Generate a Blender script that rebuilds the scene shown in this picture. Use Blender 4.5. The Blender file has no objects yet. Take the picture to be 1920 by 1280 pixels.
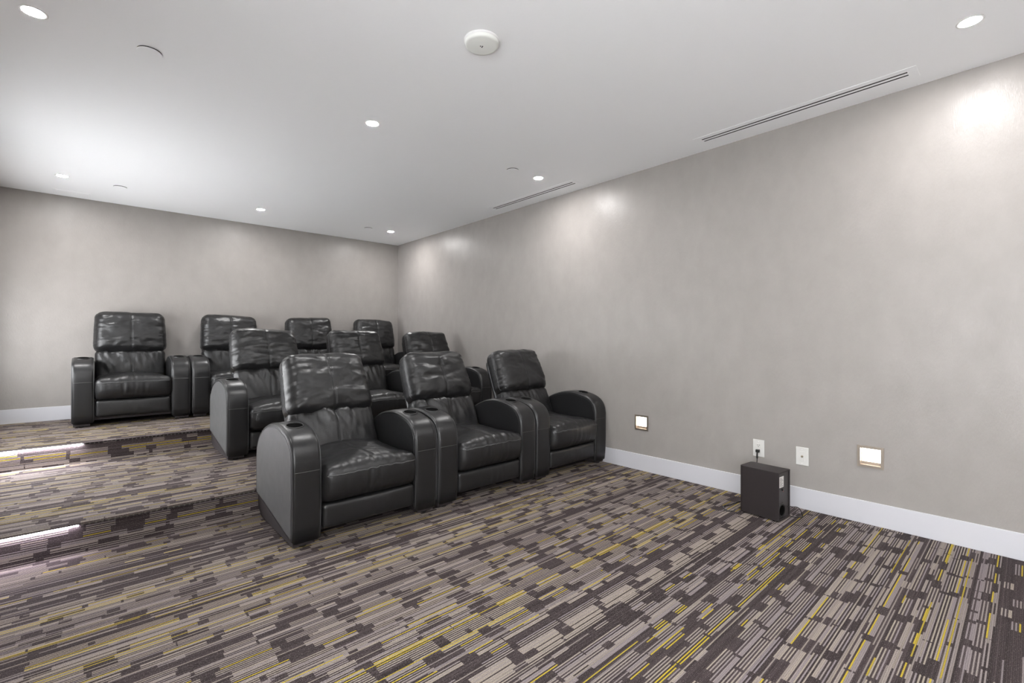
import bpy, math, random
from mathutils import Vector, Matrix, noise

scene = bpy.context.scene
col = scene.collection

# ------------------------------------------------------------------ camera
CAM_H = 1.20
YAW = 42.0
F_PX = 876.0
cam_d = bpy.data.cameras.new('camera')
cam_d.sensor_width = 36.0
cam_d.lens = 36.0 * F_PX / 1920.0
cam_d.shift_y = -2.5 / 1920.0
cam_d.clip_start = 0.05
cam = bpy.data.objects.new('camera', cam_d)
col.objects.link(cam)
cam.location = (0, 0, CAM_H)
cam.rotation_euler = (math.radians(90), 0, math.radians(-YAW))
scene.camera = cam

# ------------------------------------------------------------------ world and exposure
FILL_DAYLIGHT = 9.4
world = bpy.data.worlds.new('world')
scene.world = world
world.use_nodes = True
world.node_tree.nodes['Background'].inputs[0].default_value = (0.97, 0.985, 1.0, 1)   # even daylight used as fill, enters through the added left-wall windows
world.node_tree.nodes['Background'].inputs[1].default_value = FILL_DAYLIGHT
vs = scene.view_settings
vs.view_transform = 'Standard'
vs.look = 'None'
vs.gamma = 1.0
vs.use_curve_mapping = False
vs.exposure = 0.64
scene.cycles.use_denoising = True
scene.cycles.max_bounces = 16
scene.cycles.diffuse_bounces = 12
scene.cycles.sample_clamp_indirect = 6.0

LAMP_STRENGTH = 770.0      # ceiling downlight lenses
STEP_STRENGTH = 9.0       # square wall lights
LED_STRENGTH = 170.0        # stair nosing tape

# room dimensions (metres)
XR = 3.775          # right wall
XL = -0.82          # left wall
YB = 7.02           # back wall
YF = -3.60          # front wall, behind the camera
ZC = 2.765          # ceiling
S1, S2 = 0.17, 0.34     # platform heights
Y1, Y2 = 3.60, 5.345    # riser positions

# ------------------------------------------------------------------ material helpers
def new_mat(name):
    m = bpy.data.materials.new(name)
    m.use_nodes = True
    nt = m.node_tree
    return m, nt, nt.nodes['Principled BSDF']

def simple(name, rgb, rough=0.5, metal=0.0, spec=0.5, bump=None):
    m, nt, b = new_mat(name)
    b.inputs['Base Color'].default_value = (*rgb, 1)
    b.inputs['Roughness'].default_value = rough
    b.inputs['Metallic'].default_value = metal
    b.inputs['Specular IOR Level'].default_value = spec
    if bump:
        sc, dist = bump
        tc = nt.nodes.new('ShaderNodeTexCoord')
        n = nt.nodes.new('ShaderNodeTexNoise')
        n.inputs['Scale'].default_value = sc
        n.inputs['Detail'].default_value = 4
        bp = nt.nodes.new('ShaderNodeBump')
        bp.inputs['Distance'].default_value = dist
        nt.links.new(tc.outputs['Object'], n.inputs['Vector'])
        nt.links.new(n.outputs['Fac'], bp.inputs['Height'])
        nt.links.new(bp.outputs['Normal'], b.inputs['Normal'])
    return m

def emitter(name, rgb, strength):
    m, nt, b = new_mat(name)
    b.inputs['Base Color'].default_value = (0.8, 0.8, 0.8, 1)
    b.inputs['Emission Color'].default_value = (*rgb, 1)
    b.inputs['Emission Strength'].default_value = strength
    return m

class NT:
    """tiny node-graph helper"""
    def __init__(self, nt): self.nt = nt
    def node(self, t, **kw):
        n = self.nt.nodes.new(t)
        for k, v in kw.items(): setattr(n, k, v)
        return n
    def put(self, sock, v):
        if isinstance(v, (int, float)): sock.default_value = v
        elif isinstance(v, tuple): sock.default_value = v
        else: self.nt.links.new(v, sock)
    def math(self, op, a, b=None, c=None, clamp=False):
        n = self.node('ShaderNodeMath', operation=op, use_clamp=clamp)
        self.put(n.inputs[0], a)
        if b is not None: self.put(n.inputs[1], b)
        if c is not None: self.put(n.inputs[2], c)
        return n.outputs[0]
    def vec(self, x, y, z=0.0):
        n = self.node('ShaderNodeCombineXYZ')
        self.put(n.inputs[0], x); self.put(n.inputs[1], y); self.put(n.inputs[2], z)
        return n.outputs[0]
    def white(self, v):
        n = self.node('ShaderNodeTexWhiteNoise', noise_dimensions='3D')
        self.put(n.inputs['Vector'], v)
        return n.outputs['Value']
    def noise(self, v, scale, detail=2.0, rough=0.5):
        n = self.node('ShaderNodeTexNoise')
        self.put(n.inputs['Vector'], v)
        n.inputs['Scale'].default_value = scale
        n.inputs['Detail'].default_value = detail
        n.inputs['Roughness'].default_value = rough
        return n.outputs['Fac']
    def mix(self, f, a, b):
        n = self.node('ShaderNodeMix', data_type='RGBA')
        self.put(n.inputs[0], f); self.put(n.inputs[6], a); self.put(n.inputs[7], b)
        return n.outputs[2]
    def mixf(self, f, a, b):
        n = self.node('ShaderNodeMix', data_type='FLOAT')
        self.put(n.inputs[0], f); self.put(n.inputs[2], a); self.put(n.inputs[3], b)
        return n.outputs[0]

def srgb(r, g, b):
    def f(c):
        c /= 255.0
        return c / 12.92 if c <= 0.04045 else ((c + 0.055) / 1.055) ** 2.4
    return (f(r), f(g), f(b), 1.0)

# ---- striped loop-pile carpet: threads along world X, broken into woven blocks
CARPET_PHASE = 2.70      # where the weave repeat starts
def carpet_material():
    m, nt, bsdf = new_mat('carpet')
    N = NT(nt)
    geo = N.node('ShaderNodeNewGeometry')
    sep = N.node('ShaderNodeSeparateXYZ')
    nt.links.new(geo.outputs['Position'], sep.inputs[0])
    x = sep.outputs[0]
    y = N.math('ADD', N.math('SUBTRACT', sep.outputs[1], sep.outputs[2]), CARPET_PHASE)     # continues up the risers
    pitch = 0.0056
    t = N.math('DIVIDE', y, pitch)
    ti = N.math('FLOOR', t)
    tf = N.math('FRACT', t)
    r1 = N.white(N.vec(ti, 3.1, 0.7))
    r2 = N.white(N.vec(ti, 9.7, 5.2))
    even = N.math('GREATER_THAN', N.math('PINGPONG', ti, 1.0), 0.5)
    # sub-bands of five or six threads, gathered into light and dark zones across the weave
    bi = N.math('FLOOR', N.math('DIVIDE', y, 0.0336))
    rb = N.white(N.vec(bi, 1.3, 8.8))
    big = N.math('FLOOR', N.math('DIVIDE', y, 0.1008))
    zone = N.noise(N.vec(0.0, N.math('MULTIPLY', bi, 0.0336), 0.5), 7.6, 1.0)
    zone = N.math('ADD', zone, N.math('MULTIPLY', N.math('SUBTRACT', rb, 0.5), 0.22))
    light_zone = N.math('GREATER_THAN', zone, 0.425)
    # dark breaks that interrupt the light zones at shared stations along the thread
    offs = N.math('MULTIPLY', N.white(N.vec(big, 4.4, 6.1)), 3.0)
    sx = N.math('ADD', N.math('DIVIDE', x, 0.262), N.math('ADD', offs, N.math('MULTIPLY', rb, 0.22)))
    ci = N.math('FLOOR', sx)
    cf = N.math('FRACT', sx)
    rc = N.white(N.vec(bi, ci, 2.0))
    brk = N.math('LESS_THAN', cf, N.math('MULTIPLY', rc, 0.62))
    block = N.math('MULTIPLY', light_zone, N.math('SUBTRACT', 1.0, brk))
    # stray short blocks inside the dark zones
    s2 = N.math('FLOOR', N.math('ADD', N.math('DIVIDE', x, 0.085), N.math('MULTIPLY', rb, 7.0)))
    stray = N.math('GREATER_THAN', N.white(N.vec(bi, s2, 11.0)), 0.86)
    block = N.math('MAXIMUM', block, stray)
    # most second threads are light; a third of the others too
    light_thread = N.math('MAXIMUM', N.math('MULTIPLY', even, N.math('LESS_THAN', r1, 0.93)), N.math('LESS_THAN', r1, 0.14))
    in_block = N.math('MULTIPLY', block, light_thread)
    # single long lines
    lx = N.math('FLOOR', N.math('ADD', N.math('DIVIDE', x, 0.55), N.math('MULTIPLY', r2, 9.0)))
    on_c = N.white(N.vec(ti, lx, 21.0))
    long_line = N.math('MULTIPLY', N.math('GREATER_THAN', r1, 0.62), N.math('GREATER_THAN', on_c, 0.58))
    lit = N.math('MAXIMUM', in_block, N.math('MULTIPLY', long_line, 0.8))
    # thread colours
    fine = N.noise(N.vec(N.math('MULTIPLY', x, 1.0), y, sep.outputs[2]), 360.0, 1.0)
    speck = N.math('SUBTRACT', fine, 0.5)
    dark = N.mix(N.white(N.vec(ti, bi, 31.0)), srgb(51, 44, 44), srgb(71, 62, 63))
    pale = N.mix(N.white(N.vec(ti, 77.0, 13.0)), srgb(150, 140, 128), srgb(127, 118, 121))
    ysel = N.white(N.vec(ti, 55.0, 17.0))
    ybl = N.white(N.vec(ti, ci, 41.0))
    yel = N.math('MULTIPLY', N.math('LESS_THAN', ysel, 0.17), N.math('GREATER_THAN', ybl, 0.25))
    pale2 = N.mix(yel, pale, srgb(172, 152, 52))
    base = N.mix(lit, dark, pale2)
    # pale flecks in the dark yarn
    fleck = N.math('MULTIPLY', N.math('GREATER_THAN', N.noise(N.vec(x, y, 5.0), 240.0, 1.0), 0.63), 0.35)
    base = N.mix(fleck, base, srgb(140, 131, 129))
    # dark gaps between rows and tuft speckle
    row = N.math('MULTIPLY', N.math('ABSOLUTE', N.math('SUBTRACT', tf, 0.5)), 2.0)
    gap = N.math('POWER', row, 3.0)
    k = N.math('SUBTRACT', N.math('ADD', 1.0, N.math('MULTIPLY', speck, 1.7)), N.math('MULTIPLY', gap, 0.28))
    hsv = N.node('ShaderNodeHueSaturation')
    nt.links.new(base, hsv.inputs['Color'])
    nt.links.new(k, hsv.inputs['Value'])
    nt.links.new(hsv.outputs[0], bsdf.inputs['Base Color'])
    bsdf.inputs['Roughness'].default_value = 0.9
    bsdf.inputs['Specular IOR Level'].default_value = 0.15
    bp = N.node('ShaderNodeBump')
    bp.inputs['Distance'].default_value = 0.003
    bp.inputs['Strength'].default_value = 0.5
    nt.links.new(N.math('SUBTRACT', N.math('MULTIPLY', fine, 1.2), gap), bp.inputs['Height'])
    nt.links.new(bp.outputs[0], bsdf.inputs['Normal'])
    return m

# ---- pearly wall covering with fine vertical streaks
def wall_material():
    m, nt, bsdf = new_mat('pearl_wallcovering')
    N = NT(nt)
    geo = N.node('ShaderNodeNewGeometry')
    sep = N.node('ShaderNodeSeparateXYZ')
    nt.links.new(geo.outputs['Position'], sep.inputs[0])
    h = N.math('ADD', sep.outputs[0], sep.outputs[1])
    z = sep.outputs[2]
    streak = N.noise(N.vec(N.math('MULTIPLY', h, 1.0), N.math('MULTIPLY', z, 0.22), 0.0), 170.0, 3.0, 0.6)
    blotch = N.noise(N.vec(h, N.math('MULTIPLY', z, 0.6), 3.0), 7.0, 4.0, 0.6)
    fleck = N.noise(N.vec(h, N.math('MULTIPLY', z, 0.5), 9.0), 60.0, 2.0, 0.5)
    c = N.mix(blotch, srgb(140, 136, 133), srgb(152, 147, 144))
    nt.links.new(c, bsdf.inputs['Base Color'])
    nt.links.new(N.math('ADD', 0.23, N.math('MULTIPLY', fleck, 0.24)), bsdf.inputs['Roughness'])
    nt.links.new(N.math('ADD', 0.10, N.math('MULTIPLY', blotch, 0.36)), bsdf.inputs['Specular IOR Level'])
    bp = N.node('ShaderNodeBump')
    bp.inputs['Distance'].default_value = 0.0016
    bp.inputs['Strength'].default_value = 0.55
    nt.links.new(N.math('ADD', streak, N.math('MULTIPLY', fleck, 0.6)), bp.inputs['Height'])
    nt.links.new(bp.outputs[0], bsdf.inputs['Normal'])
    return m

# ---- creased leather
def leather_material(name, lo, hi, rough, crease=1.0):
    m, nt, bsdf = new_mat(name)
    N = NT(nt)
    tc = N.node('ShaderNodeTexCoord')
    oi = N.node('ShaderNodeObjectInfo')
    mp = N.node('ShaderNodeMapping')
    nt.links.new(tc.outputs['Object'], mp.inputs['Vector'])
    sh = N.math('MULTIPLY', oi.outputs['Random'], 20.0)
    nt.links.new(N.vec(sh, sh, sh), mp.inputs['Location'])
    v = mp.outputs[0]
    big = N.noise(v, 5.0, 3.0)
    vor = N.node('ShaderNodeTexVoronoi', feature='DISTANCE_TO_EDGE')
    nt.links.new(v, vor.inputs['Vector'])
    vor.inputs['Scale'].default_value = 190.0
    grain = N.math('MINIMUM', vor.outputs['Distance'], 0.25)
    fold = N.noise(v, 16.0, 5.0, 0.65)
    nt.links.new(N.mix(big, lo, hi), bsdf.inputs['Base Color'])
    nt.links.new(N.math('ADD', rough - 0.06, N.math('MULTIPLY', fold, 0.14)), bsdf.inputs['Roughness'])
    bsdf.inputs['Specular IOR Level'].default_value = 0.5
    b1 = N.node('ShaderNodeBump')
    b1.inputs['Distance'].default_value = 0.008 * crease
    b1.inputs['Strength'].default_value = 0.35
    nt.links.new(fold, b1.inputs['Height'])
    b2 = N.node('ShaderNodeBump')
    b2.inputs['Distance'].default_value = 0.0006
    b2.inputs['Strength'].default_value = 0.5
    nt.links.new(grain, b2.inputs['Height'])
    nt.links.new(b1.outputs[0], b2.inputs['Normal'])
    nt.links.new(b2.outputs[0], bsdf.inputs['Normal'])
    return m

def glass_material():
    m, nt, b = new_mat('window_glass')
    nt.nodes.remove(b)
    tr = nt.nodes.new('ShaderNodeBsdfTransparent')
    gl = nt.nodes.new('ShaderNodeBsdfGlossy')
    gl.inputs['Roughness'].default_value = 0.02
    mx = nt.nodes.new('ShaderNodeMixShader')
    mx.inputs[0].default_value = 0.06
    nt.links.new(tr.outputs[0], mx.inputs[1]); nt.links.new(gl.outputs[0], mx.inputs[2])
    nt.links.new(mx.outputs[0], nt.nodes['Material Output'].inputs['Surface'])
    return m
M_GLASS = glass_material()
M_CARPET = carpet_material()
M_WALL = wall_material()
M_CEIL = simple('ceiling_paint', srgb(242, 243, 245)[:3], 0.85, spec=0.2, bump=(300, 0.0004))
M_BASE = simple('baseboard_paint', srgb(190, 190, 195)[:3], 0.45)
M_LEATHER = leather_material('black_leather', srgb(22, 22, 23), srgb(31, 31, 32), 0.36, 0.9)
M_ARM = leather_material('smooth_black_leather', srgb(25, 25, 26), srgb(31, 31, 32), 0.34, 0.3)
M_VINYL_LIT = leather_material('grey_vinyl_side', srgb(80, 80, 81), srgb(88, 88, 89), 0.46, 0.15)  # outer side vinyl, grey raised to carry light from the left
M_PIPE = simple('leather_piping', srgb(60, 60, 61)[:3], 0.4)
M_THREAD = simple('stitching', srgb(74, 73, 72)[:3], 0.6)
M_BLACK = simple('black_plastic', srgb(18, 18, 18)[:3], 0.35)
M_HOLE_SHADE = simple('cup_well_black', srgb(5, 5, 5)[:3], 0.95, spec=0.05)  # black colour carries the shade of cup wells, gaps and small holes
M_RAIL = simple('dark_base_board', srgb(42, 36, 38)[:3], 0.6)
M_TRIM = simple('white_metal_trim', srgb(225, 225, 225)[:3], 0.4)
M_SLOT_SHADE = simple('slot_dark', srgb(26, 26, 26)[:3], 0.7)  # shade inside the vent slots, put in as dark colour
M_LENS = emitter('downlight_lens', (1.0, 0.985, 0.97), LAMP_STRENGTH)
M_STEP = emitter('step_light_lens', (1.0, 0.86, 0.70), STEP_STRENGTH)
M_BRUSHED = simple('brushed_nickel', srgb(158, 148, 138)[:3], 0.42, 0.85)
M_LED = emitter('led_tape', (0.94, 0.92, 1.0), LED_STRENGTH)
M_LED_LOW = emitter('led_tape_violet', (0.93, 0.86, 1.0), LED_STRENGTH * 0.4)
M_NOSE = simple('rubber_nosing', srgb(40, 36, 40)[:3], 0.55)
M_LEDOFF = simple('unlit_led', srgb(84, 80, 76)[:3], 0.35)
M_SUB = simple('subwoofer_vinyl', srgb(33, 27, 28)[:3], 0.5, bump=(500, 0.0003))
M_PANEL = simple('subwoofer_panel', srgb(54, 50, 50)[:3], 0.45)
M_PLATE = simple('outlet_plate', srgb(200, 199, 196)[:3], 0.35)
M_LABELW = simple('white_sticker', srgb(210, 208, 205)[:3], 0.5)
M_INK = simple('sticker_print', srgb(90, 88, 88)[:3], 0.6)
M_CHROME = simple('coax_metal', srgb(150, 140, 120)[:3], 0.3, 1.0)
M_RED = simple('red_led', srgb(150, 70, 60)[:3], 0.4)

# ------------------------------------------------------------------ mesh helpers
def obj(name, verts, faces, mat, parent=None, smooth=False, loc=None):
    me = bpy.data.meshes.new(name)
    me.from_pydata([tuple(v) for v in verts], [], faces)
    me.update()
    if smooth:
        me.polygons.foreach_set('use_smooth', [True] * len(me.polygons))
    me.materials.append(mat)
    o = bpy.data.objects.new(name, me)
    col.objects.link(o)
    if parent is not None: o.parent = parent
    if loc is not None: o.location = loc
    return o

def empty(name, loc, rz=0.0):
    o = bpy.data.objects.new(name, None)
    o.empty_display_size = 0.1
    col.objects.link(o)
    o.location = loc
    o.rotation_euler = (0, 0, rz)
    return o

def tag(o, label, cat, group=None):
    o['label'] = label
    o['category'] = cat
    if group: o['group'] = group
    return o

def structure(o, label=None):
    o['kind'] = 'structure'
    if label: o['label'] = label
    return o

BOXF = [(0, 3, 2, 1), (4, 5, 6, 7), (0, 1, 5, 4), (1, 2, 6, 5), (2, 3, 7, 6), (3, 0, 4, 7)]
def box_data(x0, x1, y0, y1, z0, z1):
    v = [(x0, y0, z0), (x1, y0, z0), (x1, y1, z0), (x0, y1, z0), (x0, y0, z1), (x1, y0, z1), (x1, y1, z1), (x0, y1, z1)]
    return v, [tuple(f) for f in BOXF]

def box(name, x0, x1, y0, y1, z0, z1, mat, parent=None, bevel=0.0):
    v, f = box_data(x0, x1, y0, y1, z0, z1)
    o = obj(name, v, f, mat, parent)
    if bevel > 0:
        b = o.modifiers.new('bevel', 'BEVEL')
        b.width = bevel; b.segments = 3
    return o

def tube_data(path, r, seg=8, closed=False, base=0):
    pts = [Vector(p) for p in path]
    n = len(pts)
    V, F = [], []
    prev = None
    for i, p in enumerate(pts):
        a = pts[(i - 1) % n] if (closed or i > 0) else p
        b = pts[(i + 1) % n] if (closed or i < n - 1) else p
        d = (b - a)
        d = d.normalized() if d.length > 1e-9 else Vector((0, 0, 1))
        if prev is None:
            u = d.orthogonal().normalized()
        else:
            u = prev - d * prev.dot(d)
            u = u.normalized() if u.length > 1e-6 else d.orthogonal().normalized()
        prev = u
        w = d.cross(u)
        for k in range(seg):
            a_ = 2 * math.pi * k / seg
            V.append(p + (u * math.cos(a_) + w * math.sin(a_)) * r)
    rng = n if closed else n - 1
    for i in range(rng):
        j = (i + 1) % n
        for k in range(seg):
            k2 = (k + 1) % seg
            F.append((base + i * seg + k, base + i * seg + k2, base + j * seg + k2, base + j * seg + k))
    if not closed:
        F.append(tuple(base + k for k in reversed(range(seg))))
        F.append(tuple(base + (n - 1) * seg + k for k in range(seg)))
    return V, F

def tube(name, path, r, mat, parent=None, seg=8, closed=False):
    V, F = tube_data(path, r, seg, closed)
    return obj(name, V, F, mat, parent, smooth=True)

def lathe(name, prof, mat, parent=None, seg=40, centre=(0, 0, 0), smooth=True):
    """prof: list of (radius, z); ends at radius 0 are closed as fans"""
    V, F, rings = [], [], []
    cx, cy, cz = centre
    for r, z in prof:
        if r < 1e-6:
            rings.append([len(V)]); V.append((cx, cy, cz + z))
        else:
            s = len(V)
            rings.append(list(range(s, s + seg)))
            for k in range(seg):
                a = 2 * math.pi * k / seg
                V.append((cx + r * math.cos(a), cy + r * math.sin(a), cz + z))
    for A, B in zip(rings, rings[1:]):
        for k in range(seg):
            k2 = (k + 1) % seg
            if len(A) == 1: F.append((A[0], B[k2], B[k]))
            elif len(B) == 1: F.append((A[k], A[k2], B[0]))
            else: F.append((A[k], A[k2], B[k2], B[k]))
    return obj(name, V, F, mat, parent, smooth=smooth)

def smoothcurve(pts, n=8):
    P = [Vector(p) for p in pts]
    out = []
    for i in range(len(P) - 1):
        p0 = P[max(i - 1, 0)]; p1 = P[i]; p2 = P[i + 1]; p3 = P[min(i + 2, len(P) - 1)]
        for k in range(n):
            t = k / n
            out.append(0.5 * ((2 * p1) + (p2 - p0) * t + (2 * p0 - 5 * p1 + 4 * p2 - p3) * t * t + (3 * p1 - p0 - 3 * p2 + p3) * t ** 3))
    out.append(P[-1])
    return out

# rounded box on a surface grid; returns verts, faces and an index map (i,j,k) -> vertex
def rbox(sx, sy, sz, r, nx, ny, nz, deform=None):
    V, idx, F = [], {}, []
    hx, hy, hz = sx / 2, sy / 2, sz / 2
    def coord(i, n, h):
        return -h + 2 * h * i / n
    def vert(i, j, k):
        key = (i, j, k)
        if key in idx: return idx[key]
        p = Vector((coord(i, nx, hx), coord(j, ny, hy), coord(k, nz, hz)))
        q = Vector((max(-hx + r, min(hx - r, p.x)), max(-hy + r, min(hy - r, p.y)), max(-hz + r, min(hz - r, p.z))))
        d = p - q
        if d.length > 1e-9:
            # spherify the corner shell
            m = max(abs(d.x), abs(d.y), abs(d.z))
            p = q + d.normalized() * m
        u = (p.x / hx, p.y / hy, p.z / hz)
        if deform: p = Vector(deform(p, u))
        idx[key] = len(V); V.append(p)
        return idx[key]
    for i in range(nx):
        for j in range(ny):
            F.append((vert(i, j, 0), vert(i, j + 1, 0), vert(i + 1, j + 1, 0), vert(i + 1, j, 0)))
            F.append((vert(i, j, nz), vert(i + 1, j, nz), vert(i + 1, j + 1, nz), vert(i, j + 1, nz)))
    for i in range(nx):
        for k in range(nz):
            F.append((vert(i, 0, k), vert(i + 1, 0, k), vert(i + 1, 0, k + 1), vert(i, 0, k + 1)))
            F.append((vert(i, ny, k), vert(i, ny, k + 1), vert(i + 1, ny, k + 1), vert(i + 1, ny, k)))
    for j in range(ny):
        for k in range(nz):
            F.append((vert(0, j, k), vert(0, j, k + 1), vert(0, j + 1, k + 1), vert(0, j + 1, k)))
            F.append((vert(nx, j, k), vert(nx, j + 1, k), vert(nx, j + 1, k + 1), vert(nx, j, k + 1)))
    return V, F, idx

def fbm(x, y, z):
    return noise.fractal(Vector((x, y, z)), 1.0, 2.0, 3)

# ------------------------------------------------------------------ room shell
structure(box('floor', XL - 0.1, XR + 0.1, YF - 0.1, Y1, -0.10, 0.0, M_CARPET), 'striped grey and yellow carpet floor in front of the seats')
structure(box('floor_platform_low', XL - 0.1, XR + 0.1, Y1, Y2, -0.10, S1, M_CARPET), 'carpeted lower platform under the middle row')
structure(box('floor_platform_high', XL - 0.1, XR + 0.1, Y2, YB + 0.1, -0.10, S2, M_CARPET), 'carpeted upper platform under the back row')
structure(box('ceiling', XL - 0.1, XR + 0.1, YF - 0.1, YB + 0.1, ZC, ZC + 0.12, M_CEIL), 'smooth white painted ceiling')
structure(box('wall_back', XL - 0.1, XR + 0.1, YB, YB + 0.12, -0.1, ZC + 0.1, M_WALL), 'pearly grey wallcovering on the back wall')
# left wall (beyond the picture) with tall windows added as fill for the dark ceiling
FILL_WINS = [(-2.60, -1.40, 0.40, 2.15), (-1.30, -0.10, 0.40, 2.15), (0.00, 0.95, 0.40, 2.15), (4.35, 5.45, 0.60, 1.85), (5.60, 6.60, 0.75, 1.78)]
def left_fill_window_wall():
    V, F = [], []
    def add(a, b, z0, z1):
        v, f = box_data(XL - 0.12, XL, a, b, z0, z1)
        n = len(V); V.extend(v); F.extend([tuple(n + q for q in g) for g in f])
    lo = YF - 0.1
    for a, b, z0, z1 in FILL_WINS:
        add(lo, a, -0.1, ZC + 0.1)
        add(a, b, -0.1, z0)
        add(a, b, z1, ZC + 0.1)
        lo = b
    add(lo, YB + 0.1, -0.1, ZC + 0.1)
    return obj('wall_left', V, F, M_WALL)
structure(left_fill_window_wall())
structure(box('wall_front', XL - 0.1, XR + 0.1, YF - 0.12, YF, -0.1, ZC + 0.1, M_WALL))
for n_, (a, b, z0, z1) in enumerate(FILL_WINS):
    w = structure(empty('window_%d' % (n_ + 1), (XL - 0.06, (a + b) / 2, z0)))  # unseen window, added to let fill light in
    hw, hh = (b - a) / 2, z1 - z0
    for (fy0, fy1, fz0, fz1) in ((-hw, hw, 0, 0.05), (-hw, hw, hh - 0.05, hh), (-hw, -hw + 0.05, 0.05, hh - 0.05), (hw - 0.05, hw, 0.05, hh - 0.05)):
        box('window_frame', -0.03, 0.03, fy0, fy1, fz0, fz1, M_TRIM, w)
    box('pane', -0.003, 0.003, -hw + 0.05, hw - 0.05, 0.05, hh - 0.05, M_GLASS, w)

# right wall with real openings for the two step lights
STEP_Y = (0.70, 2.405)
STEP_Z = 0.438
HO = 0.060            # half opening
def wall_with_holes(name, x0, x1, holes):
    ys = [YF - 0.1, YB + 0.1] + [h + s * HO for h, _ in holes for s in (-1, 1)]
    ys = sorted(ys)
    zs = sorted([-0.1, ZC + 0.1, STEP_Z - HO, STEP_Z + HO])
    V, F = [], []
    def quad(a, b, c, d):
        n = len(V); V.extend([a, b, c, d]); F.append((n, n + 1, n + 2, n + 3))
    for i in range(len(ys) - 1):
        for k in range(len(zs) - 1):
            yc = (ys[i] + ys[i + 1]) / 2; zc = (zs[k] + zs[k + 1]) / 2
            if any(abs(yc - h) < HO and abs(zc - STEP_Z) < HO for h, _ in holes): continue
            a, b, c, d = ys[i], ys[i + 1], zs[k], zs[k + 1]
            quad((x0, a, c), (x0, a, d), (x0, b, d), (x0, b, c))
            quad((x1, a, c), (x1, b, c), (x1, b, d), (x1, a, d))
    return obj(name, V, F, M_WALL)
structure(wall_with_holes('wall_right', XR, XR + 0.12, [(y, 0) for y in STEP_Y]), 'long pearly grey wall on the right')

def baseboard(name, x0, x1, y0, y1, z0, face, label=None):
    """square-edged board with a thin rounded top bead; face = inward normal axis"""
    h = 0.148
    o = box(name, x0, x1, y0, y1, z0, z0 + h, M_BASE, bevel=0.003)
    return structure(o, label)
T = 0.015
baseboard('baseboard_right', XR - T, XR, YF, Y1, 0.0, 'x', 'white baseboard along the right wall')
baseboard('baseboard_right_low_platform', XR - T, XR, Y1, Y2, S1, 'x')
baseboard('baseboard_right_high_platform', XR - T, XR, Y2, YB, S2, 'x')
baseboard('baseboard_back', XL, XR - T, YB - T, YB, S2, 'y', 'white baseboard along the back wall')
baseboard('baseboard_left', XL, XL + T, YF, Y1 - 0.03, 0.0, 'x')
baseboard('baseboard_front', XL + T, XR - T, YF, YF + T, 0.0, 'y')

# ------------------------------------------------------------------ ceiling fittings
LX = (-0.205, 1.51, 3.21)
LY = (6.18, 3.185, 0.20, -2.80)
light_labels = {
    (0, 0): 'small round recessed downlight over the left seat of the back row',
    (1, 0): 'small round recessed downlight over the middle of the back row',
    (2, 0): 'small round recessed downlight in the far corner by both walls',
    (0, 1): 'large-looking recessed downlight in the upper left of the ceiling',
    (1, 1): 'recessed downlight in the middle of the ceiling over the front row',
    (2, 1): 'recessed downlight beside the farther ceiling slot vent',
    (2, 2): 'bright recessed downlight in the upper right near the longer slot vent',
}
def downlight(i, j):
    r = empty('recessed_downlight', (LX[i], LY[j], ZC))
    lab = light_labels.get((i, j))
    if lab: tag(r, lab, 'downlight', 'recessed ceiling downlights')
    else: tag(r, 'recessed downlight on the ceiling behind or beside the camera', 'downlight', 'downlights out of the picture')
    lathe('trim_ring', [(0.052, 0.0), (0.052, -0.0012), (0.050, -0.002), (0.042, -0.002), (0.039, -0.001), (0.039, 0.0)], M_TRIM, r, 36)
    lathe('lens', [(0.039, -0.001), (0.034, -0.0022), (0.020, -0.0032), (0.0, -0.0036)], M_LENS, r, 36)
    return r
for i in range(3):
    for j in range(4):
        downlight(i, j)

# concealed sprinkler caps
cap_lab = {(0.235, 3.2): 'flat white sprinkler cap near the upper left downlight',
           (0.22, 6.23): 'flat white sprinkler cap above the left end of the back row',
           (2.88, 3.19): 'flat white sprinkler cap left of the farther slot vent',
           (2.88, 6.20): 'flat white sprinkler cap beside the far corner downlight'}
for (x, y), lab in cap_lab.items():
    c = empty('sprinkler_cap', (x, y, ZC))
    tag(c, lab, 'sprinkler cap', 'concealed sprinkler caps')
    lathe('cover_plate', [(0.0, -0.0075), (0.054, -0.0075), (0.0555, -0.0065), (0.0555, -0.005), (0.0, -0.005)], M_CEIL, c, 40, smooth=False)
    lathe('recess_ring', [(0.0545, -0.005), (0.0545, 0.0)], M_HOLE_SHADE, c, 40)  # black band paints the shadow gap above the cover plate

# round ceiling detector
d = empty('smoke_detector', (1.519, 1.924, ZC))
tag(d, 'round white ceiling detector with a tiny dark centre', 'detector')
lathe('mounting_plate', [(0.093, 0.0), (0.093, -0.007), (0.089, -0.010)], M_TRIM, d, 56)
lathe('body', [(0.089, -0.010), (0.087, -0.020), (0.083, -0.0245), (0.074, -0.026), (0.0, -0.0265)], simple('detector_white', srgb(232, 234, 230)[:3], 0.5), d, 56)
for dx, dy in ((0.004, -0.002), (-0.005, 0.004), (0.006, 0.006)):
    lathe('sensor_hole', [(0.0, -0.0273), (0.0032, -0.0273), (0.0032, -0.026)], M_HOLE_SHADE, d, 10, centre=(dx, dy, 0))

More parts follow.
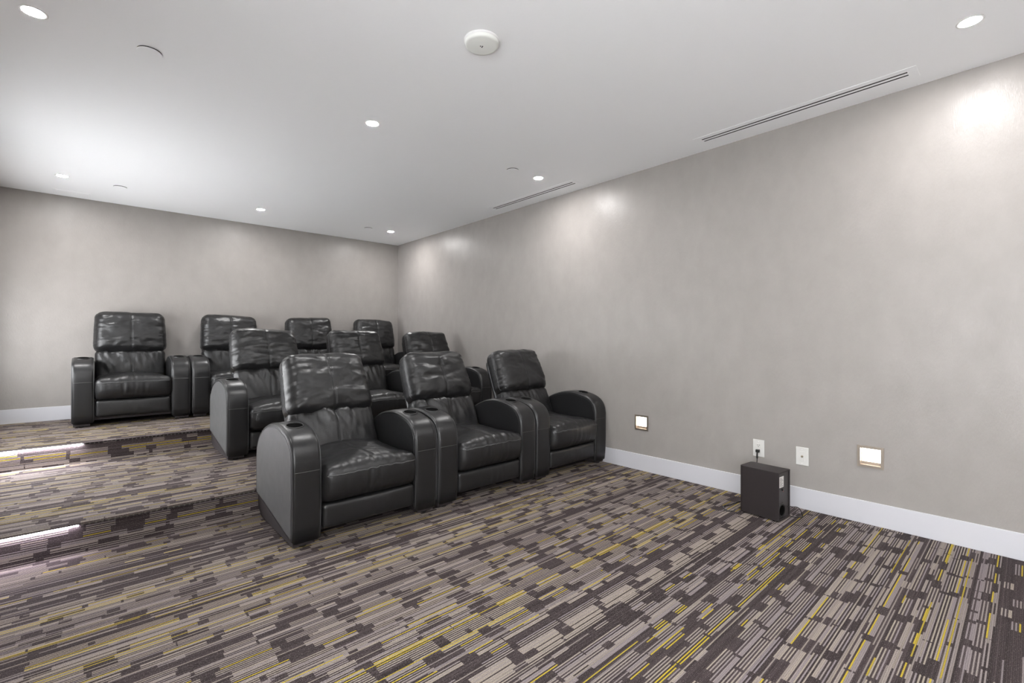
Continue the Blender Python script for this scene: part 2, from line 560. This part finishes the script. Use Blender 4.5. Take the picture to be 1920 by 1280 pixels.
# slot diffusers
def slot_vent(y0, y1, label):
    r = empty('slot_vent', (3.565, (y0 + y1) / 2, ZC))
    tag(r, label, 'air vent', 'linear ceiling slot vents')
    hl = (y1 - y0) / 2
    fr, hw = 0.045, 0.075
    # frame strips between and around the two slots
    sl = [(-0.029, -0.011), (0.011, 0.029)]
    xs = [(-hw, sl[0][0]), (sl[0][1], sl[1][0]), (sl[1][1], hw)]
    for a, b in xs:
        box('frame_bar', a, b, -hl, hl, -0.0015, 0.0, M_CEIL, r)
    for s in (-1, 1):
        y_a, y_b = sorted((s * hl, s * (hl + fr)))
        box('frame_end', -hw, hw, y_a, y_b, -0.0015, 0.0, M_CEIL, r)
    for a, b in sl:
        box('slot', a, b, -hl, hl, -0.0006, 0.0, M_SLOT_SHADE, r)  # flat dark strip standing for the shaded slot recess
slot_vent(0.483, 1.72, 'long white two-slot ceiling vent in the upper right')
slot_vent(3.04, 4.27, 'white two-slot ceiling vent farther back by the right wall')

# access panel next to the back wall
p = empty('access_panel', (-0.148, 6.87, ZC))
tag(p, 'flush white ceiling access panel by the back wall', 'access panel')
box('frame', -0.150, 0.150, -0.13, 0.13, -0.003, 0.0, M_CEIL, p, 0.001)
box('door', -0.128, 0.128, -0.108, 0.108, -0.0055, -0.003, M_CEIL, p, 0.001)

# ------------------------------------------------------------------ wall fittings
def step_light(y, z, side, label, group, recessed=True):
    """square frame around a recessed warm lamp; built facing -X, mirrored for the left wall"""
    x = XR if side > 0 else XL
    r = empty('step_light', (x, y, z), 0.0 if side > 0 else math.pi)
    tag(r, label, 'wall light', group)
    o, i_ = 0.070, 0.050
    def ring(x0, x1, a, b, name, mat):
        V, F = [], []
        for (y0, y1, z0, z1) in ((-a, a, b, a), (-a, a, -a, -b), (-a, -b, -b, b), (b, a, -b, b)):
            v, f = box_data(x0, x1, y0, y1, z0, z1)
            n = len(V); V += v; F += [tuple(n + q for q in g) for g in f]
        return obj(name, V, F, mat, r)
    ring(-0.006, 0.0, o, i_ + 0.004, 'frame', M_BRUSHED)
    if recessed:
        dpt = 0.032
        V = []
        for xx in (-0.003, dpt):
            V += [(xx, -0.0545, -0.0545), (xx, 0.0545, -0.0545), (xx, 0.0545, 0.0545), (xx, -0.0545, 0.0545)]
        F = [(0, 1, 5, 4), (1, 2, 6, 5), (2, 3, 7, 6), (3, 0, 4, 7), (4, 5, 6, 7)]
        obj('housing', V, F, M_BRUSHED, r)
        box('lamp_lens', dpt - 0.006, dpt - 0.001, -0.050, 0.050, -0.036, 0.052, M_STEP, r)
    else:
        box('lamp_lens', -0.003, -0.001, -0.050, 0.050, -0.036, 0.050, M_STEP, r)
step_light(STEP_Y[0], STEP_Z, 1, 'lit square wall light right of the outlets', 'square step lights on the right wall')
step_light(STEP_Y[1], STEP_Z, 1, 'lit square wall light beside the front row armrest', 'square step lights on the right wall')
for y, z in ((4.10, STEP_Z + S1),):
    step_light(y, z, -1, 'lit square wall light on the left wall beyond the picture', 'step lights out of the picture', False)

def wall_plate(name, y, z, label):
    r = empty(name, (XR, y, z))
    tag(r, label, 'wall plate')
    box('plate', -0.007, 0.0, -0.040, 0.040, -0.064, 0.064, M_PLATE, r, 0.0025)
    box('insert', -0.0095, -0.006, -0.0175, 0.0175, -0.035, 0.035, M_PLATE, r, 0.001)
    for s in (-1, 1):
        lathe('screw', [(0.0, 0.0012), (0.003, 0.0006), (0.003, 0.0)], M_TRIM, r, 10, centre=(0, 0, 0)).matrix_local = Matrix.Translation((-0.0075, 0, s * 0.050)) @ Matrix.Rotation(math.radians(-90), 4, 'Y')
    return r
OUT_Y, OUT_Z = 1.385, 0.380
o1 = wall_plate('power_outlet', OUT_Y, OUT_Z, 'white duplex power outlet above the black subwoofer')
for dz in (0.018, -0.018):
    for yy, hh in ((-0.0065, 0.008), (0.0065, 0.0065)):
        box('socket_slot', -0.0099, -0.0093, yy - 0.0012, yy + 0.0012, dz + 0.002, dz + 0.002 + hh, M_HOLE_SHADE, o1)
    lathe('ground_hole', [(0.0, 0.0006), (0.0026, 0.0006), (0.0026, 0.0)], M_HOLE_SHADE, o1, 10).matrix_local = Matrix.Translation((-0.0094, 0, dz - 0.006)) @ Matrix.Rotation(math.radians(-90), 4, 'Y')
o2 = wall_plate('cable_jack', 1.092, 0.372, 'white wall plate with a coax jack right of the power outlet')
lathe('coax_jack', [(0.0, 0.009), (0.0025, 0.009), (0.0045, 0.008), (0.0045, 0.003), (0.0075, 0.003), (0.0075, 0.0)], M_CHROME, o2, 12).matrix_local = Matrix.Translation((-0.0095, 0, 0.0)) @ Matrix.Rotation(math.radians(-90), 4, 'Y')

# ------------------------------------------------------------------ stair nosings with led tape
def led_nosing(y, ztop, label, led):
    r = empty('led_strip', (0, y, ztop))
    tag(r, label, 'led strip', 'lit stair edge strips')
    xa, xb, xlit = XL + 0.002, XR - 0.002, -0.06
    # carpeted lip wrapped over the step edge, with the tape tucked under it
    prof = [(0.0, 0.0), (-0.010, 0.0), (-0.0135, -0.002), (-0.015, -0.006), (-0.0135, -0.009), (0.0, -0.010)]
    V, F = [], []
    for xx in (xa, xb):
        V += [(xx, py, pz) for py, pz in prof]
    n = len(prof)
    for k in range(n - 1):
        F.append((k, k + 1, n + k + 1, n + k))
    F.append(tuple(reversed(range(n)))); F.append(tuple(range(n, 2 * n)))
    obj('nosing', V, F, M_CARPET, r)
    box('led_tape', xa, xlit, -0.007, -0.001, -0.0165, -0.0105, led, r)
    box('unlit_tape', xlit, xb, -0.005, -0.001, -0.0165, -0.0105, M_NOSE, r)
    def beads(x0, x1, mat, name):
        V, F = [], []
        x = x0
        while x < x1:
            v, f = box_data(x, x + 0.008, -0.010, -0.001, -0.019, -0.0105)
            k = len(V); V += v; F += [tuple(k + q for q in g) for g in f]
            x += 0.028
        o = obj(name, V, F, mat, r)
        o['kind'] = 'stuff'
    beads(xa, xlit, led, 'led_chips')
    beads(xlit + 0.02, xb - 0.02, M_LEDOFF, 'unlit_led_chips')
led_nosing(Y1, S1, 'glowing led strip under the lower carpeted step edge', M_LED_LOW)
led_nosing(Y2, S2, 'glowing led strip under the upper carpeted step edge', M_LED)

# ------------------------------------------------------------------ recliners
ARM_W = 0.165
HALF = 0.480

def arm_profile():
    ctrl = [(0.0, 0.49), (0.012, 0.552), (0.045, 0.607), (0.10, 0.645), (0.18, 0.668), (0.27, 0.683), (0.36, 0.684),
            (0.47, 0.668), (0.57, 0.636), (0.66, 0.590), (0.730, 0.535), (0.775, 0.47)]
    top = smoothcurve([(0, a, b) for a, b in ctrl], 4)
    pts = [(0.012, 0.035), (0.004, 0.12), (0.0, 0.25), (0.0, 0.38), (0.0, 0.442)] + [(p.y, p.z) for p in top] + [(0.783, 0.38), (0.785, 0.26), (0.783, 0.145)]
    # sloping bottom edge from back to front
    for k in range(1, 8):
        t = k / 8
        pts.append((0.783 * (1 - t) + 0.012 * t, 0.145 * (1 - t) + 0.035 * t))
    return pts
PROF = arm_profile()

def inset(pts, d):
    n = len(pts)
    out = []
    for i in range(n):
        a, b, c = Vector(pts[i - 1]), Vector(pts[i]), Vector(pts[(i + 1) % n])
        e1 = (b - a).normalized(); e2 = (c - b).normalized()
        n1 = Vector((e1.y, -e1.x)); n2 = Vector((e2.y, -e2.x))   # inward for this winding
        m = (n1 + n2)
        m = m.normalized() if m.length > 1e-6 else n1
        s = d / max(0.5, m.dot(n1))
        out.append((b.x + m.x * s, b.y + m.y * s))
    return out

def prof_z(y):
    """height of the armrest top at depth y"""
    best = None
    for (a, b), (c, d_) in zip(PROF, PROF[1:]):
        if b > 0.45 and min(a, c) <= y <= max(a, c) and abs(c - a) > 1e-6:
            t = (y - a) / (c - a)
            best = b + (d_ - b) * t
            slope = (d_ - b) / (c - a)
            return best, slope
    return 0.6, 0.0

def build_arm(root, x0, x1, outer_sign, seed):
    """upholstered band, side panels, welts, seam and cup holder"""
    xc = (x0 + x1) / 2
    w = x1 - x0
    layers = []
    R = 0.022
    for t in (0.0, 0.2, 0.45, 0.75, 1.0):
        a = t * math.pi / 2
        layers.append((x0 + R * (1 - math.sin(a)), R * (1 - math.cos(a))))
    layers = [(x0 + R * (1 - math.cos(a)), R * (1 - math.sin(a))) for a in [k * math.pi / 8 for k in range(5)]]
    mid = [(x0 + w * f, 0.0) for f in (0.3, 0.5, 0.7)]
    layers = layers + mid + [(x0 + x1 - a, b) for a, b in reversed(layers)]
    V, F = [], []
    n = len(PROF)
    for li, (xx, ins) in enumerate(layers):
        P = inset(PROF, ins) if ins > 1e-6 else PROF
        for (py, pz) in P:
            dv = fbm(xx * 9 + seed, py * 5, pz * 5) * 0.0028
            s = 1.0 if pz < 0.5 else 0.6
            V.append((xx, py + (dv * s if py < 0.2 else 0), pz + (dv if pz > 0.55 else 0)))
    for li in range(len(layers) - 1):
        for k in range(n):
            k2 = (k + 1) % n
            F.append((li * n + k, li * n + k2, (li + 1) * n + k2, (li + 1) * n + k))
    F.append(tuple(range(n - 1, -1, -1)))
    F.append(tuple((len(layers) - 1) * n + k for k in range(n)))
    arm = obj('arm', V, F, M_ARM, root, smooth=True)
    me = arm.data
    for q in (len(me.polygons) - 1, len(me.polygons) - 2):
        me.polygons[q].use_smooth = False
    # outer and inner side panels, slightly proud, with their welts
    for s in (-1, 1):
        xe = x0 if s < 0 else x1
        P = inset(PROF, 0.024)
        xa, xb = xe - s * 0.004, xe + s * 0.0022
        Vp = [(xa, a, b) for a, b in P] + [(xb, a, b) for a, b in inset(PROF, 0.027)]
        Fp = [tuple(range(n, 2 * n))] if s > 0 else [tuple(range(2 * n - 1, n - 1, -1))]
        for k in range(n):
            k2 = (k + 1) % n
            Fp.append((k, k2, n + k2, n + k) if s > 0 else (k, n + k, n + k2, k2))
        obj('side_panel', Vp, Fp, M_VINYL_LIT if s == outer_sign else M_ARM, arm)  # outer panel colour includes the side light
        W = inset(PROF, 0.012)
        # open welt: front bottom, over the top, to the back
        last = max(k for k, q in enumerate(PROF) if q[0] > 0.78)
        path = [(xe - s * 0.0035, W[k][0], W[k][1]) for k in range(0, last + 1)]
        tube('welt', path, 0.0042, M_PIPE, arm, 6)
    # horizontal seam across the front
    tube('front_seam', [(x0 + 0.012 + (w - 0.024) * k / 10, -0.0003 - 0.0006 * math.sin(math.pi * k / 10), 0.442) for k in range(11)], 0.0022, M_THREAD, arm, 6)
    # cup holder
    yc = 0.225
    zc, sl = prof_z(yc)
    cup = lathe('cup_holder', [(0.055, -0.004), (0.055, 0.002), (0.053, 0.004), (0.048, 0.004), (0.0465, 0.002), (0.046, -0.002)], M_ARM, arm, 32)
    cup_m = Matrix.Translation((xc, yc, zc)) @ Matrix.Rotation(math.atan(sl), 4, 'X')
    cup.matrix_local = cup_m
    well = lathe('cup_well', [(0.0463, 0.0024), (0.040, 0.0019), (0.0, 0.0018)], M_HOLE_SHADE, arm, 32)  # flat black disc, its colour gives the shade of a deep cup
    well.matrix_local = cup_m
    return arm

def build_recliner(x, y, z, tilt_deg, seed, label, group, drop=0.0, head_h=0.458, lift=0.0):
    rnd = random.Random(seed)
    root = empty('leather_recliner', (x, y, z))
    tag(root, label, 'recliner', group)
    sd = seed * 3.17
    inner = HALF - ARM_W                      # 0.315
    build_arm(root, -HALF, -inner, -1, sd)
    build_arm(root, inner, HALF, 1, sd + 5)
    # base rails under the arms and the hidden body between them
    for s in (-1, 1):
        x0, x1 = sorted((s * (HALF - 0.012), s * (inner + 0.03)))
        P = [(0.035, 0.012), (0.70, 0.012), (0.775, 0.06), (0.775, 0.22), (0.035, 0.10)]
        V = [(x0, a, b) for a, b in P] + [(x1, a, b) for a, b in P]
        n = len(P)
        F = [tuple(range(n)), tuple(range(2 * n - 1, n - 1, -1))] + [(k, n + k, n + (k + 1) % n, (k + 1) % n) for k in range(n)]
        obj('base_rail', V, F, M_RAIL, root)
        for fy in (0.06, 0.66):
            lathe('foot', [(0.0, 0.0), (0.022, 0.0), (0.024, 0.006), (0.020, 0.03)], M_BLACK, root, 16, centre=((x0 + x1) / 2, fy, 0))
    box('frame', -inner + 0.004, inner - 0.004, 0.07, 0.74, 0.06, 0.27, M_RAIL, root)

    # --- footrest panel
    def d_foot(p, u):
        ux, uy, uz = u
        yy = p.y
        if uy < 0:
            yy -= 0.010 * (1 - ux * ux) * max(0.0, 1 - uz * uz)
            pl = math.exp(-((ux - 0.05) / 0.35) ** 2) * fbm(ux * 9 + sd, uz * 0.7, 1.0) * 0.006
            yy -= pl
        return (p.x, yy + 0.045, p.z * (1 + lift * 5) + 0.152 + lift * 0.8)
    V, F, _ = rbox(0.612, 0.075, 0.148, 0.022, 44, 4, 12, d_foot)
    obj('footrest', V, F, M_LEATHER, root, smooth=True)

    # --- seat cushion
    kz, nxs, nys = 14, 56, 40
    pleat = 0.006 + 0.009 * rnd.random()
    def d_seat(p, u):
        ux, uy, uz = u
        px, py, pz = p
        if uz > 0:
            crown = (1 - ux ** 2) * (1 - 0.55 * max(0.0, -uy) ** 3) * uz
            pz += 0.046 * crown - 0.012 * (1 - abs(uy))
            pz += 0.007 * fbm(px * 7 + sd, py * 7, 2.0) * uz
            fz = max(0.0, -uy - 0.45)
            pz += 0.016 * fz * fbm(px * 26 + sd, py * 5 + px * 6, 4.0) * uz
            pz -= 0.006 * math.exp(-(px / 0.007) ** 2) * uz
        if uy < -0.5:
            py -= 0.026 * (1 - ux * ux) * max(0.0, 1 - (uz - 0.15) ** 2) * (-uy - 0.5) * 2
            win = math.exp(-((ux + 0.02) / 0.45) ** 2)
            py -= pleat * win * fbm(px * 34 + sd, pz * 3, 7.0) * max(0, 1 - (uz + 0.1) ** 2)
            cor = max(0.0, abs(ux) - 0.72) / 0.28
            py += 0.012 * cor * cor
            py -= 0.005 * cor * fbm(px * 8 + sd, pz * 30 + px * 20, 9.0)
            py += 0.030 * max(0.0, -uz) ** 2
        return (px, py + 0.255, pz + 0.335 + lift)
    V, F, idx = rbox(0.624, 0.585, 0.215, 0.050, nxs, nys, kz, d_seat)
    seat = obj('seat', V, F, M_LEATHER, root, smooth=True)
    row = [V[idx[(i, 0, 11)]] for i in range(1, nxs)]
    tube('front_piping', row, 0.0042, M_PIPE, seat, 6)
    seam = [V[idx[(nxs // 2, j, kz)]] + Vector((0, 0, 0.0008)) for j in range(0, 22)]
    tube('seam', seam, 0.0016, M_THREAD, seat, 5)

    # --- tilting back: local frame s (up), n (forward = -y before tilting)
    piv = Vector((0, 0.56, 0.36 - drop))
    tl = math.radians(tilt_deg)
    su = Vector((0, math.sin(tl), math.cos(tl)))
    nf = Vector((0, -math.cos(tl), math.sin(tl)))
    def place(px, n_, s_):
        return piv + Vector((px, 0, 0)) + nf * n_ + su * s_
    # back shell
    def d_shell(p, u):
        ux, uy, uz = u
        w = 1.0 - 0.06 * max(0.0, uz)
        return place(p.x * w, -0.075 - p.y - 0.008 * (1 - ux * ux) * (1 if uy > 0 else 0), p.z + 0.335)
    V, F, _ = rbox(0.590, 0.065, 0.83, 0.028, 18, 4, 22, d_shell)
    obj('back_shell', V, F, M_ARM, root, smooth=True)
    # lumbar cushion
    nl = 52
    def d_lum(p, u):
        ux, uy, uz = u
        n_ = -p.y + 0.005
        s_ = p.z + 0.205
        px = p.x
        if uy < 0:
            n_ += 0.044 * (1 - ux ** 2) * (1 - (uz - 0.3) ** 2 * 0.6)
            fade = max(0.0, min(1.0, (uz + 0.7) / 1.2))
            n_ += 0.018 * fade * fbm(px * 17 + sd + uz * 1.2, uz * 0.8, 3.3) * (1 - abs(ux) ** 6)
            n_ += 0.007 * fbm(px * 36 + sd, uz * 1.5, 5.5) * fade
            n_ -= 0.007 * math.exp(-(px / 0.008) ** 2)
            edge = max(0.0, abs(ux) - 0.8) / 0.2
            n_ += 0.006 * edge * fbm(px * 6 + sd, uz * 12, 8.5)
        if uz > 0.6:
            s_ += 0.010 * fbm(px * 12 + sd, 0.3, 1.7) * (uz - 0.6) / 0.4 + 0.012 * abs(ux) ** 4 * (uz - 0.6)
        return place(px, n_, s_)
    V, F, idx = rbox(0.618, 0.165, 0.37, 0.055, nl, 10, 28, d_lum)
    lum = obj('lumbar_cushion', V, F, M_LEATHER, root, smooth=True)
    tube('seam', [V[idx[(nl // 2, 0, k)]] + nf * 0.0006 for k in range(4, 28)], 0.0016, M_BLACK, lum, 5)
    # head cushion
    nh, kh = 64, 44
    sag = rnd.uniform(-0.012, 0.012)
    topw = rnd.uniform(0.055, 0.085)
    def d_head(p, u):
        ux, uy, uz = u
        n_ = -p.y + 0.020
        s_ = p.z + 0.592 - (head_h - 0.458) / 2
        px = p.x * (1.0 - topw * (uz + 1) / 2 + 0.012 * (1 - uz * uz))
        if uy < 0:
            n_ += 0.044 * (1 - ux ** 4) * (1 - uz ** 4) + 0.012 * (1 - ux * ux) * (0.5 - 0.5 * uz)
            n_ += 0.014 * fbm(px * 5 + sd, uz * 3.0, 1.1) * (1 - ux ** 6)
            # creases running diagonally into the lower corners
            n_ += 0.006 * fbm((px * 0.55 + s_ * math.copysign(1.0, px)) * 16 + sd, (px - s_) * 2.5, 2.9) * (0.35 + 0.65 * max(0.0, -uz)) * min(1.0, abs(ux) * 3)
            edge = max(0.0, abs(ux) - 0.66) / 0.34
            n_ += 0.011 * edge * fbm(px * 3 + sd + uz * 0.8, uz * 11, 6.1 if px > 0 else 4.7)
            n_ -= 0.0065 * math.exp(-(px / 0.008) ** 2)
        if uz > 0.5:
            k = (uz - 0.5) * 2
            s_ += k * (0.010 * abs(ux) ** 8 + 0.007 * fbm(px * 9 + sd, uy * 2, 0.4) - 0.010 * abs(ux) ** 2.5) + k * sag * ux
        if uz < -0.5:
            s_ += (-uz - 0.5) * 2 * (0.006 * fbm(px * 7 + sd, 3.0, 0.9) - 0.006 * (1 - ux * ux))
        side = max(0.0, abs(ux) - 0.75) / 0.25
        px += math.copysign(0.004 * side * fbm(uz * 14 + sd, 2.0 if px > 0 else 7.0, 0.2), px)
        return place(px, n_, s_)
    V, F, idx = rbox(0.640, 0.195, head_h, 0.076, nh, 12, kh, d_head)
    head = obj('head_cushion', V, F, M_LEATHER, root, smooth=True)
    path = [V[idx[(nh // 2, 0, k)]] + nf * 0.0006 for k in range(2, kh + 1)] + [V[idx[(nh // 2, j, kh)]] + su * 0.0006 for j in range(1, 10)]
    tube('seam', path, 0.0016, M_BLACK, head, 5)
    for s in (-1, 1):
        i_ = 0 if s < 0 else nh
        path = [V[idx[(i_, 4, k)]] for k in range(2, kh - 1)]
        tube('side_piping', path, 0.0032, M_PIPE, head, 6)
    return root

CX = (1.323, 2.303, 3.283)
front = ('black leather recliner at the left end of the front row',
         'black leather recliner in the middle of the front row',
         'black leather recliner of the front row against the right wall')
mid = ('black leather recliner at the left end of the middle row',
       'black leather recliner in the centre of the three-seat middle row',
       'black leather recliner of the middle row nearest the right wall')
back = ('black leather recliner at the far left end of the back row',
        'black leather recliner second from the left in the back row',
        'black leather recliner third from the left in the back row',
        'black leather recliner of the back row in the far corner')
for k in range(3):
    build_recliner(CX[k], 2.79, 0.0, (26, 26, 25)[k], 11 + k, front[k], 'recliners in the front row', 0.03, (0.485, 0.462, 0.462)[k])
for k in range(3):
    build_recliner(CX[k] + (0.01, 0.0, -0.01)[k], 4.545, S1, (22, 22, 23)[k], 31 + k, mid[k], 'recliners in the middle row')
for k in range(4):
    build_recliner(0.335 + 0.98 * k, 6.215, S2, (10, 10.5, 10, 10)[k], 51 + k, back[k], 'recliners in the back row', lift=0.028)

# ------------------------------------------------------------------ subwoofer
sub = empty('subwoofer', (3.352, 1.106, 0.0), math.radians(-5.0))
tag(sub, 'black upright subwoofer box on the carpet by the right wall', 'subwoofer')
W, D, H = 0.168, 0.262, 0.326
z0 = 0.008
# cabinet: front edges (far side) rounded, back face (towards -y) open as a recessed frame
def cabinet():
    rr = 0.022
    ring = [(0.0, 0.0), (0.0, D - rr)]
    for k in range(1, 7):
        a = math.pi / 2 * k / 6
        ring.append((rr - rr * math.cos(a), D - rr + rr * math.sin(a)))
    for k in range(0, 7):
        a = math.pi / 2 * k / 6
        ring.append((W - rr + rr * math.sin(a), D - rr + rr * math.cos(a)))
    ring.append((W, 0.0))
    n = len(ring)
    V = [(a, b, z0) for a, b in ring] + [(a, b, H) for a, b in ring]
    F = [(k + 1, k, n + k, n + k + 1) for k in range(n - 1)]
    F += [tuple(range(n)), tuple(range(2 * n - 1, n - 1, -1))]
    # rim of the back face and recess
    m, dp = 0.009, 0.010
    b0 = len(V)
    V += [(m, 0, z0 + m), (W - m, 0, z0 + m), (W - m, 0, H - m), (m, 0, H - m)]
    V += [(m, dp, z0 + m), (W - m, dp, z0 + m), (W - m, dp, H - m), (m, dp, H - m)]
    c = [0, n - 1, 2 * n - 1, n]      # outer corners of the back face
    for k in range(4):
        k2 = (k + 1) % 4
        F.append((c[k], c[k2], b0 + k2, b0 + k))
        F.append((b0 + k, b0 + k2, b0 + 4 + k2, b0 + 4 + k))
    return V, F
V, F = cabinet()
cab = obj('cabinet', V, F, M_SUB, sub)
bv = cab.modifiers.new('bevel', 'BEVEL'); bv.width = 0.0022; bv.segments = 2; bv.limit_method = 'ANGLE'
panel = box('back_panel', 0.011, W - 0.011, 0.008, 0.014, z0 + 0.011, H - 0.011, M_PANEL, sub, 0.001)
box('rating_label', 0.022, 0.086, 0.0070, 0.0082, 0.222, 0.293, M_LABELW, panel)
for k in range(7):
    yb = 0.230 + k * 0.0085
    ln = (0.05, 0.035, 0.046, 0.028, 0.05, 0.04, 0.03)[k]
    box('label_print', 0.028, 0.028 + ln, 0.0064, 0.0071, yb, yb + 0.0028, M_INK, panel)
def onback(prof, x, z, name, mat, parent, seg=20):
    o = lathe(name, prof, mat, parent, seg)
    o.matrix_local = Matrix.Translation((x, 0.008, z)) @ Matrix.Rotation(math.radians(90), 4, 'X')
    return o
onback([(0.0, 0.010), (0.007, 0.010), (0.008, 0.008), (0.0085, 0.0)], 0.060, 0.208, 'knob', M_BLACK, panel)
onback([(0.0, 0.002), (0.003, 0.002), (0.003, 0.0)], 0.080, 0.192, 'indicator', M_RED, panel, 10)
for sx_, sz_ in ((0.018, 0.150), (0.072, 0.118), (0.148, 0.150), (0.098, 0.100), (0.140, 0.030)):
    onback([(0.0, 0.0015), (0.0026, 0.001), (0.0026, 0.0)], sx_, sz_, 'screw', M_BLACK, panel, 10)
onback([(0.047, 0.0), (0.046, 0.004), (0.042, 0.0045), (0.036, 0.0), (0.031, -0.001)], 0.060, 0.068, 'port_flare', M_BLACK, panel, 36)
onback([(0.034, 0.0012), (0.0, 0.0008)], 0.060, 0.068, 'port_opening', M_HOLE_SHADE, panel, 36)
for fx, fy in ((0.02, 0.02), (W - 0.02, 0.02), (0.02, D - 0.03), (W - 0.02, D - 0.03)):
    lathe('foot', [(0.0, 0.0), (0.009, 0.0), (0.010, 0.009)], M_BLACK, sub, 14, centre=(fx, fy, 0))

# ------------------------------------------------------------------ power cord with plug
cord = empty('electric_cable', (XR - 0.02, OUT_Y, 0.0))
tag(cord, 'black power cord plugged into the outlet behind the subwoofer', 'cord')
ox, oy = XR - 0.02, OUT_Y
pz = OUT_Z - 0.018
plug = box('plug', -0.016, 0.0095, -0.0125, 0.0125, pz - 0.011, pz + 0.011, M_BLACK, cord, 0.004)
tube('strain_relief', smoothcurve([(-0.010, 0, pz - 0.006), (-0.013, 0, pz - 0.030), (-0.013, 0.001, pz - 0.055)], 6), 0.0055, M_BLACK, cord, 10)
wpath = [(-0.012, 0, pz - 0.02), (-0.014, 0.001, pz - 0.07), (-0.015, 0.003, 0.20), (-0.018, 0.01, 0.06), (-0.05, 0.02, 0.010), (-0.14, 0.03, 0.006),
         (-0.30, 0.045, 0.006), (-0.385, 0.06, 0.008), (-0.42, 0.03, 0.014), (-0.40, -0.015, 0.018)]
wpath = [(a, b, c) for a, b, c in wpath]
tube('cable', smoothcurve([(-0.012, 0, pz - 0.02), (-0.014, 0.001, pz - 0.07), (-0.016, 0.003, 0.20), (-0.022, 0.01, 0.07), (-0.05, 0.03, 0.010), (-0.16, 0.06, 0.005),
                           (-0.30, 0.075, 0.005), (-0.395, 0.085, 0.012), (-0.445, 0.045, 0.006), (-0.415, 0.010, 0.005), (-0.36, -0.01 + 0.03, 0.005)], 8), 0.0032, M_BLACK, cord, 8)
tube('cable', smoothcurve([(0.148, 0.012, 0.075), (0.156, -0.012, 0.077), (0.190, -0.035, 0.074), (0.216, -0.045, 0.050), (0.232, -0.050, 0.006), (0.198, -0.030, 0.004), (0.182, -0.010, 0.004), (0.190, 0.03, 0.004), (0.21, 0.11, 0.004)], 8), 0.0026, M_BLACK, sub, 8)
